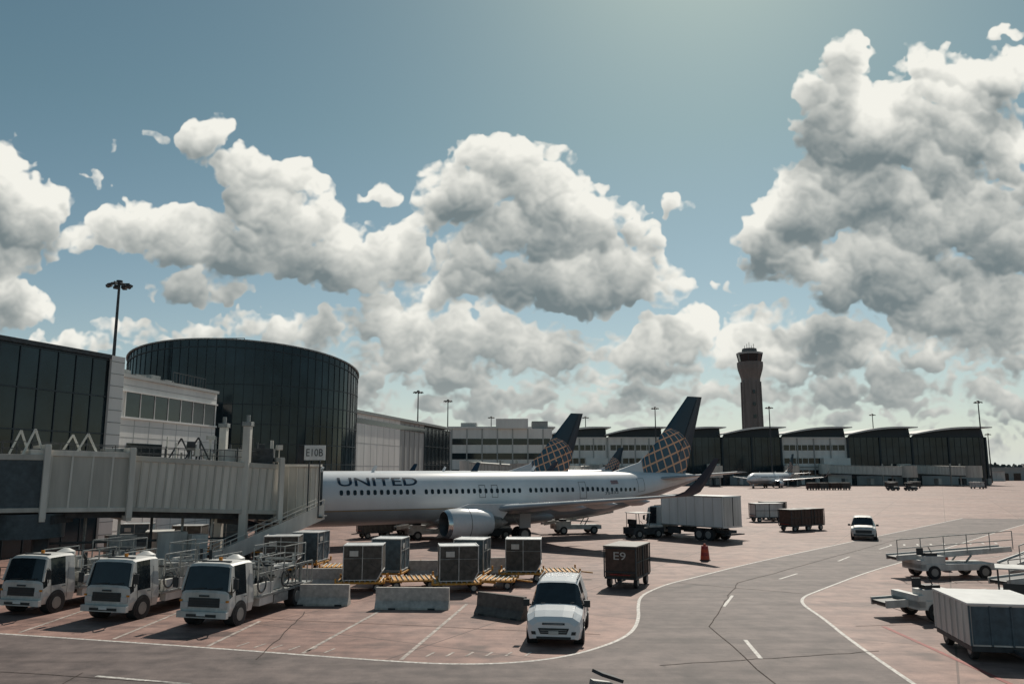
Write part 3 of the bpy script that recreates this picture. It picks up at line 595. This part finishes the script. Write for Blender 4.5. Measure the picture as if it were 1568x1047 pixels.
def boxtrailer(x,y,ang):
    m=MB(); W=2.3;L_=3.0
    m.bb(0,W,0,L_,.45,1.62,dirtywhite); m.bb(-.04,W+.04,-.04,L_+.04,1.62,1.68,white)
    for i in range(7): m.bar((-.012,i*L_/6,.46),(-.012,i*L_/6,1.6),.05,dirtywhite)
    for i in range(5): m.bar((i*W/4,-.02,.46),(i*W/4,-.02,1.6),.05,uldblue)
    m.bb(.06,W-.06,-.014,-.004,.5,1.58,uldblue); m.bb(0,W,0,L_,.3,.44,dark)
    for sx_ in(.2,W-.2):
        for sy in(.5,L_-.5): m.wheel((sx_,sy,.28),.28,.18,'x')
    m.bar((W/2,0,.35),(W/2,-1.0,.3),.08,dark); m.build('cargo_trailer',place(x,y,ang),.015)
boxtrailer(13.55,24.6,math.radians(-10))
def tug(x,y,ang):
    m=MB(); m.bb(0,3,-.8,.8,.3,.85,dark); m.bb(1.6,2.9,-.75,.75,.85,1.05,dirtywhite); m.bb(.4,1.2,-.6,.6,.85,1.1,black); m.bb(.3,.45,-.6,.6,1.1,1.5,black)
    for k in(-.72,.72):
        for s in(.55,2.4): m.wheel((s,k,.35),.35,.24,'y')
        m.bar((.3,k,.85),(.3,k,2.0),.05,dark); m.bar((1.6,k,1.0),(1.5,k,2.0),.05,dark)
    m.bb(.2,1.7,-.8,.8,2.0,2.06,dirtywhite); m.bar((1.5,0,1.0),(1.2,0,1.35),.04,black); m.build('baggage_tug',place(x,y,ang),.015)
tug(9.6,67.3,math.radians(25)); tug(18.2,29.4,math.radians(60)); tug(-21.5,47.5,math.radians(20)); tug(27,34.5,math.radians(100)); tug(100,215,.3); tug(152,205,.2); tug(104,214,.1); tug(-3,66,.5)
for x,y,a in((112,236,.3),(118,240,-1.2),(135,232,.4),(158,228,1.0),(164,236,-.4)):
    cart(x,y,a,canvas=[dirtywhite,uldside,uldblue][int(x)%3],L_=3.6,name='service_cart',top=white)

# ------------------------------------------------------------ jet bridge
def tunnel(m,p0,p1,wd,ht,skin,rib=True,step=.55,ribm=None):
    p0=Vector(p0);p1=Vector(p1);d=p1-p0;l=d.length;x=d/l; y=Vector((0,0,1)).cross(x).normalized(); z=x.cross(y)
    M=Matrix(((x.x,y.x,z.x,p0.x),(x.y,y.y,z.y,p0.y),(x.z,y.z,z.z,p0.z),(0,0,0,1))); old=m.T; m.T=old@M
    m.bb(0,l,-wd/2,wd/2,0,ht,skin)
    for k in(-1,1):
        for z_ in(.1,ht-.1): m.bar((0,k*(wd/2+.03),z_),(l,k*(wd/2+.03),z_),.09,ribm or skin,.22)
        if rib:
            n=int(l/step)
            for i in range(n+1): m.bar((i*l/n,k*(wd/2+.02),.2),(i*l/n,k*(wd/2+.02),ht-.2),.10 if step>.4 else .06,ribm or skin,.07)
    m.bb(0,l,-wd/2-.08,wd/2+.08,ht,ht+.07,ribm or skin)
    m.bb(0,l,-wd*.3,wd*.3,-.35,-.005,dark)
    m.T=old
def jetbridge_main():
    m=MB()
    A=Vector((-33,35,3.6));B=Vector((-24.4,41.7,3.5));C=Vector((-21.3,44.2,3.4)); E=Vector((-14.9,49.6,2.95))
    tunnel(m,A,B,3.3,2.75,bluegrey,True,2.4,beige); tunnel(m,B-Vector((.6,.5,0)),C,3.1,3.0,beige,True,.9,beige2)
    tunnel(m,C,E,2.8,2.85,beige2,True,.42,beige)
    for q in(B,C,E):
        d=(E-A).normalized(); T,_=frame((q.x,q.y),(q.x+d.x,q.y+d.y)); old=m.T; m.T=Matrix.Translation((0,0,q.z-.25))@T
        for k in(-1.8,1.8): m.bar((0,k,-.1),(0,k,3.5),.28,beige2)
        m.bar((0,-1.9,3.45),(0,1.9,3.45),.26,beige2); m.bar((0,-1.9,-.1),(0,1.9,-.1),.26,beige2); m.T=old
    c=Vector((-14.3,51.8,0)); n=24
    m.cyl(c+Vector((0,0,2.55)),c+Vector((0,0,5.75)),1.9,beige,n=24); m.cyl(c+Vector((0,0,5.75)),c+Vector((0,0,5.9)),2.05,beige2,n=24); m.cyl(c+Vector((0,0,2.35)),c+Vector((0,0,2.6)),2.0,dark,n=24)
    for i in range(n):
        q=i*2*math.pi/n; m.bar(c+Vector((1.92*math.cos(q),1.92*math.sin(q),2.6)),c+Vector((1.92*math.cos(q),1.92*math.sin(q),5.7)),.06,beige2)
    tunnel(m,(-14.5,51.9,2.45),(-14.45,56.2,2.5),2.5,3.1,dark,True,.35,bluegrey)
    m.box((-12.9,52.4,4.4),(.12,1.6,1.3),glass,rz=-.1)
    for k in(-1.3,1.3):
        s_=Vector((.77,-.64,0)); q=Vector((-16.6,48.1,0))+s_*k
        m.bar(q+Vector((0,0,.5)),q+Vector((0,0,8.1)),.42,beige2); m.bar(q+Vector((0,0,8.1)),q+Vector((0,0,8.35)),.55,steel); m.cyl(q+Vector((0,0,8.3)),q+Vector((0,0,8.75)),.12,steel)
        m.wheel(q+Vector((0,0,.5)),.5,.35)
    m.bar((-17.6,48.9,.65),(-15.6,47.3,.65),.5,dark); m.bar((-17.7,49.0,2.6),(-15.5,47.2,2.6),.35,dark)
    for (x,y) in((-24,41.6),(-27.5,39),(-31.5,36)):
        m.cyl((x,y,0),(x,y,3.4),.4,beige2 if x<-25 else dark,n=16); m.bb(x-1.1,x+1.1,y-.9,y+.9,2.9,3.3,dark)
    m.cyl((-24.6,41.4,2.2),(-24.6,41.4,3.4),1.7,bluegrey,n=20)
    def R(t,o,z): q=A.lerp(E,t); return Vector((q.x+.77*o*.8,q.y-.64*o*.8,q.z+z))
    for k in(-1.2,1.2):
        for i in range(22): m.bar(R(.38+i*.028,k,2.9),R(.38+i*.028,k,3.65),.035,dark)
        for z in(3.3,3.65): m.bar(R(.38,k,z),R(.97,k,z),.04,dark)
        m.bar(R(.52,k,3.0),R(.545,k,4.2),.10,beige2); m.bar(R(.57,k,3.0),R(.545,k,4.2),.10,beige2)
        m.bar(R(.42,k,3.0),R(.44,k,4.3),.10,beige2); m.bar(R(.46,k,3.0),R(.44,k,4.3),.10,beige2)
        m.bar(R(.76,k,3.0),R(.79,k,4.3),.08,dark); m.bar(R(.82,k,3.0),R(.79,k,4.3),.08,dark)
    m.box(R(.90,0,3.3),(1.3,1.1,.9),dirtywhite,rz=.7); m.box(R(.62,0,3.2),(1.2,1,.6),steel,rz=.7); m.box(R(.97,.6,3.3),(1.2,1.2,1.1),dark,rz=.2)
    rj=random.Random(8)
    for i in range(26):
        t=rj.uniform(.72,1.02); o=rj.uniform(-1.3,1.3); hgt=rj.uniform(3.3,4.6); m.bar(R(t,o,2.9),R(t,o,hgt),rj.uniform(.04,.12),rj.choice([dark,beige2,steel,dark]))
        if i%3==0: m.box(R(t,o,hgt),(rj.uniform(.2,.6),.3,rj.uniform(.2,.5)),rj.choice([dark,steel,beige2]),rz=.7)
    p0=Vector((-11.9,50.4,2.75));p1=Vector((-16.8,45.5,.3)); sx_=Vector((.707,-.707,0))
    for k in(-.45,.45):
        m.bar(p0+sx_*k,p1+sx_*k,.08,beige2,.36)
        for z in(.55,1.0): m.bar(p0+sx_*k+Vector((0,0,z)),p1+sx_*k+Vector((0,0,z)),.05,beige2)
        for i in range(8): q=p0.lerp(p1,i/7)+sx_*k; m.bar(q,q+Vector((0,0,1.0)),.045,beige2)
    m.add([p0+sx_*.5+Vector((0,0,.1)),p1+sx_*.5+Vector((0,0,.1)),p1+sx_*.5+Vector((0,0,.75)),p0+sx_*.5+Vector((0,0,.75))],[(0,1,2,3)],beige2)
    for i in range(14): q=p0.lerp(p1,(i+.5)/14); m.bar(q-sx_*.42,q+sx_*.42,.25,dark,.04)
    m.bb(-13.4,-11.6,49.7,51.1,2.65,2.75,dark)
    m.box((-19.4,46.3,1.3),(1.6,1.2,1.6),dirtywhite,rz=.68); m.box((-21.4,44.7,1.2),(1.4,1.1,1.7),steel,rz=.68); m.box((-17.9,46.5,1.2),(.9,.9,1.5),dirtywhite,rz=.68)
    for i in range(7):
        q=Vector((-24+i*1.3,42.3+i*1.05,0)); m.bar(q,q+Vector((0,0,3.2)),.12,[dark,steel,beige2][i%3])
    m.bar((-24,42.3,1.8),(-16,48.5,1.6),.12,dark); m.bar((-24,42.3,.9),(-17,47.6,.8),.12,steel)
    m.build('jet_bridge',None,.012)
    s=MB(); T,_=frame((-12.75,49.4),(-11.45,49.6)); s.T=T
    s.bb(0,1.25,-.12,.12,6.15,7.05,white)
    for x in(.3,.95): s.bar((x,.0,2.7),(x,.0,6.15),.08,dark)
    s.text('E10B',lambda tx,ty:(.12+tx*1.0,-.14,6.38+ty*.45),black,.0); s.build('gate_sign')
jetbridge_main()
def far_bridge(x,y,x2,y2):
    m=MB(); tunnel(m,(x,y,4.2),(x2,y2,3.4),3,2.9,beige2,True,1.2,beige); m.cyl((x,y,0),(x,y,4.2),.6,dark); m.cyl((x,y,3.9),(x,y,7.4),2.4,beige2); m.cyl((x2,y2,2.9),(x2,y2,6.7),2.4,beige,n=16)
    k=Vector((x,y,0)).lerp(Vector((x2,y2,0)),.75)
    for o in(-1.6,1.6): m.bar((k.x+o,k.y,0),(k.x+o,k.y,7.4),.4,steel)
    m.build('jet_bridge')
far_bridge(112,288,132,268); far_bridge(140,288,150,262); far_bridge(72,288,66,262); far_bridge(100,288,93,268); far_bridge(30,286,20,262); far_bridge(-9,175,2,160); far_bridge(10,190,-4,178)

# ------------------------------------------------------------ buildings
def glasswall(m,L_,z0,z1,y=0,sx=1.6,sz=3.2,dep=.12,x0=0):
    n=max(1,int(L_/sx))
    for i in range(n+1): m.bar((x0+i*L_/n,y-dep/2,z0),(x0+i*L_/n,y-dep/2,z1),.07,mullion,dep)
    k=max(1,int((z1-z0)/sz))
    for i in range(k+1): m.bar((x0,y-dep*.55,z0+i*(z1-z0)/k),(x0+L_,y-dep*.55,z0+i*(z1-z0)/k),dep,mullion,.09)
def b1():
    m=MB(); T,L_=frame((-42,18),(-29.6,60)); m.T=T
    m.bb(0,L_-1.3,0,26,0,13.7,facade_glass); glasswall(m,L_-1.3,0,13.6,0,1.5,2.7,.06)
    m.bb(L_-1.3,L_,-.25,26,0,13.95,panelwhite); m.bb(0,L_-1.3,-.2,26,13.7,14.0,dark)
    for i in range(16): m.bb(L_-1.31,L_+.01,-.27,-.252,i*.9,i*.9+.03,dark)
    for x in(8,20,31,38): m.bb(x,x+2,4,7,14,15.2 if x<30 else 14.7,steel)
    m.build('glass_terminal_building')
    m=MB(); T,L_=frame((-29.9,60.7),(-27.9,75.2)); m.T=T
    m.bb(0,L_,0,14,0,12.6,panelwhite)
    m.bb(.6,L_-.3,-.03,0.01,9.6,11.5,glass)
    for i in range(8): x=.6+i*(L_-.9)/7; m.bar((x,-.05,9.55),(x,-.05,11.5),.07,panelwhite)
    m.bb(0,L_,-.16,0,11.5,11.62,panelwhite); m.bb(0,L_,-.16,0,9.45,9.6,panelwhite)
    m.bb(1.2,6,-.03,.01,6.6,7.6,glass); m.bb(0,L_,-.22,14,12.6,12.85,panelgrey)
    for z in(1,2.2,3.4,4.6,5.8,8,8.9,12): m.bb(0,L_,-.012,0,z,z+.05,panelgrey)
    for i in range(8): m.bb(i*2,i*2+.05,-.014,0,0,9.4,panelgrey)
    for i in range(5): m.bb(2+i*2.2,3.4+i*2.2,3,5,12.85,13.6+.2*(i%2),steel)
    for i in range(12): m.bar((8+i*.5,.6,12.85),(8+i*.5,.6,13.9),.05,dark)
    m.bar((8,.6,13.9),(13.5,.6,13.9),.05,dark)
    m.build('white_panel_building')
b1()
def rotunda():
    m=MB(); cx,cy,R=-31.7,94.8,13.0; n=84; zt=lambda y:18.9-.133*(y-82)
    P=[(cx+R*math.cos(2*math.pi*i/n),cy+R*math.sin(2*math.pi*i/n)) for i in range(n)]
    m.loft([[(x,y,0) for x,y in P],[(x,y,zt(y)) for x,y in P]],facade_glass,smooth=False,cap1=dark)
    Q=[(cx+R*1.003*math.cos(2*math.pi*i/n),cy+R*1.003*math.sin(2*math.pi*i/n)) for i in range(n)]
    for i in range(n):
        x,y=Q[i];x2,y2=Q[(i+1)%n]
        m.bar((x,y,0),(x,y,zt(y)),.05,mullion,.05)
        m.bar((x,y,zt(y)+.06),(x2,y2,zt(y2)+.06),.30,steel,.12); m.bar((x,y,zt(y)-.75),(x2,y2,zt(y2)-.75),.10,mullion,.10)
        z=2.0
        while z<16: m.bar((x,y,z),(x2,y2,z),.10,mullion,.08); z+=2.05
    for i in range(6): m.bar((cx-2+i*.9,cy-9,zt(cy-9)),(cx-2+i*.9,cy-9,zt(cy-9)+1.3),.07,dark)
    m.bar((cx-2,cy-9,zt(cy-9)+1.3),(cx+2.5,cy-9,zt(cy-9)+1.3),.06,dark)
    m.build('glass_rotunda_building')
rotunda()
def b4():
    m=MB(); T,L_=frame((-20.8,103),(-11.7,152)); m.T=T
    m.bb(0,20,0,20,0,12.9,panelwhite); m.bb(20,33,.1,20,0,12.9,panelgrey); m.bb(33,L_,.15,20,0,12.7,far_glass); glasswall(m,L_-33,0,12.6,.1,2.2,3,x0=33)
    m.bb(-.2,L_,-.3,20,12.9,13.3,steel)
    for i in range(13): m.bb(i*2.5,i*2.5+.06,-.014,.09,0,12.8,panelgrey)
    for z in(3,6,9): m.bb(0,20,-.013,0,z,z+.07,panelgrey)
    m.bb(0,33,-.03,.09,11.6,12.3,glass)
    m.build('concourse_building')
    m=MB(); m.bb(-15.8,10,200,225,0,15.6,panelwhite); m.bb(-16.2,-4,199.6,226,15.6,16.1,panelwhite)
    for z in(4,8,11.6): m.bb(-15,9.5,199.93,200.01,z,z+1.5,glass)
    for i in range(7): m.bb(-15.2+i*3.8,-14.9+i*3.8,199.85,200.0,0,15.5,panelgrey)
    m.bb(-4,4,199,206,15.6,18,panelwhite); m.bb(5,9,201,208,15.6,17.5,steel); m.bb(-13,-9,203,208,15.6,17.2,panelgrey)
    m.build('grey_concourse_building')
b4()
def wave_bay(x0,x1,kind,y=290,zl=18.0,zr=20.6):
    m=MB(); dp=34; H_=lambda t: zl+(zr-zl)*t+1.1*math.sin(math.pi*t)
    n=14; top=[];bot=[]
    for i in range(n+1):
        t=i/n; x=x0-1.0+(x1-x0+2.2)*t; top.append((x,H_(t))); bot.append((x,H_(t)-(.35+.3*math.sin(math.pi*t))))
    prof=top+bot[::-1]
    m.loft([[(x,y-3,z) for x,z in prof],[(x,y+dp,z) for x,z in prof]],panelgrey,smooth=False,cap0=panelwhite,cap1=panelgrey)
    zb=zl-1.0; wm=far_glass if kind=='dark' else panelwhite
    m.bb(x0,x1,y,y+dp-1,0,zb,wm)
    pts=[(x0+.2,y+.4,zb)]+[(x,y+.4,z-.02) for x,z in bot[1:-1]]+[(x1-.2,y+.4,zb)]
    m.add(pts,[tuple(range(len(pts)))],mullion)
    m.T=place(x0,y,0); W=x1-x0
    if kind=='dark':
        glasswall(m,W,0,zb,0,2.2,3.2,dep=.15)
        for i in range(3): m.bb(i*W/2-.3,i*W/2+.3,-.4,0,0,zb,mullion)
        m.bb(W*.1,W*.9,-.5,-.31,0,3.2,panelgrey)
    else:
        for z in(3.4,7.6,12.3):
            m.bb(.8,W-.8,-.06,.01,z,z+1.9,glass)
            for i in range(int(W/2.2)): m.bb(.8+i*2.2,1.0+i*2.2,-.14,-.061,z,z+1.9,panelwhite)
        m.bb(0,W,-.5,0,zb-.4,zb,panelwhite); m.bb(0,W,-.3,0,6.2,6.6,panelgrey); m.bb(W*.6,W,-2.5,-.01,0,9.5,panelwhite); m.bb(W*.62,W*.98,-2.56,-2.49,5,7,glass)
        for i in range(5): m.bb(W/4*i-.2,W/4*i+.2,-.25,0,0,zb,panelgrey)
        m.bb(1,W*.5,-.05,.01,.0,2.4,black)
    m.T=Matrix.Identity(4)
    for k in range(3): m.bb(x0+W*(.15+.3*k),x0+W*(.15+.3*k)+1.2,y-9-k,y-6-k,.3,2.4,[dirtywhite,dark,steel][k])
    m.build('wave_roof_terminal')
bx=[-6.4,14.4,34.5,54.5,75.9,97.2,121.2,144.5,171.5]
for i,k in enumerate(['light','light','light','dark','dark','light','dark','dark']): wave_bay(bx[i]+.05,bx[i+1]-.05,k,290+(0.6 if i%2 else 0))
def tower():
    m=MB(); x,y=156.6,520
    def ring(r,z): return [(x+r*math.cos(math.pi/8+i*math.pi/4),y+r*math.sin(math.pi/8+i*math.pi/4),z) for i in range(8)]
    m.loft([ring(7.2,0),ring(6.4,12),ring(5.9,60),ring(6.1,64),ring(7.9,70),ring(8.3,72.5)],concrete,smooth=False)
    m.loft([ring(8.3,72.5),ring(8.3,75)],concrete,smooth=False,cap1=dark)
    m.loft([ring(6.9,75),ring(8.0,80)],glass,smooth=False); m.loft([ring(8.5,80),ring(8.5,81.2)],panelgrey,smooth=False,cap0=dark,cap1=dark)
    for a,b in zip(ring(6.95,75),ring(8.05,80)): m.bar(a,b,.5,mullion)
    m.loft([ring(5,81.2),ring(4.6,84)],concrete,smooth=False,cap1=dark)
    for i in range(5): m.cyl((x-3+i*1.5,y,84),(x-3+i*1.5,y,86+1.2*(i%3)),.15,dark,n=6)
    for i in range(8):
        a=math.pi/8+i*math.pi/4; m.bar((x+6.35*math.cos(a),y+6.35*math.sin(a),10),(x+6.0*math.cos(a),y+6.0*math.sin(a),62),1.0,concrete)
    for z in range(14,60,8): m.bb(x-.8,x+.8,y-5.95,y-5.4,z,z+2.2,glass)
    m.build('control_tower')
tower()
def lamp(x,y,h,r=.2,hw=1.05):
    m=MB(); m.cyl((x,y,0),(x,y,h),r*1.5,dark,r1=r*.7,n=10)
    m.cyl((x,y,h-.1),(x,y,h+.15),r*1.8,dark,n=12)
    m.bar((x-hw,y,h-.2),(x+hw,y,h-.2),.12,dark); m.bar((x,y-hw,h-.2),(x,y+hw,h-.2),.12,dark)
    for dx,dy in((-1,0),(1,0),(0,-1),(0,1),(-.6,-.6),(.6,-.6),(.6,.6),(-.6,.6)): m.box((x+dx*hw,y+dy*hw,h-.38),(.5,.45,.25),dark,rz=math.atan2(dy,dx),ry=.3); m.bar((x,y,h-.2),(x+dx*hw,y+dy*hw,h-.3),.07,dark)
    m.build('apron_light_mast')
for p in [(-40.4,80,24.6,.17),(-23.6,200,25,.18),(-18.5,230,25.3,.18),(-7.8,300,25,.2),(27.6,300,25,.2),(47,262,25.6,.2),(84.5,262,25.8,.2),(140.5,240,25.8,.2),(149,330,28,.2),(196,330,20,.2)]: lamp(*p)
def floodlight(x,y):
    m=MB(); m.cyl((x,y,0),(x,y,3.50),.05,dark,n=10); m.box((x-.02,y,3.55),(.20,.18,.10),steel,rz=.3,ry=.2); m.box((x+.03,y-.02,3.66),(.24,.2,.03),dark,rz=.4,ry=.35); m.cyl((x-.1,y-.05,3.46),(x-.1,y-.2,3.4),.05,dark,n=10); m.build('pole_floodlight')
floodlight(.88,8.0)
def shed(x0,x1,y,h,mm):
    m=MB(); m.bb(x0,x1,y,y+20,0,h,mm); m.bb(x0-.4,x1+.4,y-.4,y+20.4,h,h+.5,panelgrey)
    for i in range(int((x1-x0)/6)): m.bb(x0+1.5+i*6,x0+5+i*6,y-.08,y-.01,0,h*.6,glass)
    m.build('service_shed')
shed(235,270,400,6,panelgrey); shed(285,330,430,8,dirtywhite); shed(215,232,380,4.5,dirtywhite)
tr=MB(); rd=random.Random(5)
for i in range(1500):
    x=rd.uniform(-1200,1500); y=1150+rd.uniform(0,60)+abs(x)*.05; h=rd.uniform(6,15)*(1+.3*math.sin(x*.013)); r_=rd.uniform(3,8)
    n=6; ph=rd.random()*6; rr_=[rd.uniform(.6,1.15) for _ in range(n)]
    rings=[[(x+r_*k*rr_[j]*math.cos(ph+j*math.pi/3),y+r_*k*rr_[j]*math.sin(ph+j*math.pi/3),h*z+rd.uniform(-.6,.6)) for j in range(n)] for k,z in((.8,.0),(1.1,.35),(.9,.7),(.35,1.0))]
    tr.loft(rings,foliage,smooth=False,cap1=foliage)
tr.build('distant_trees')
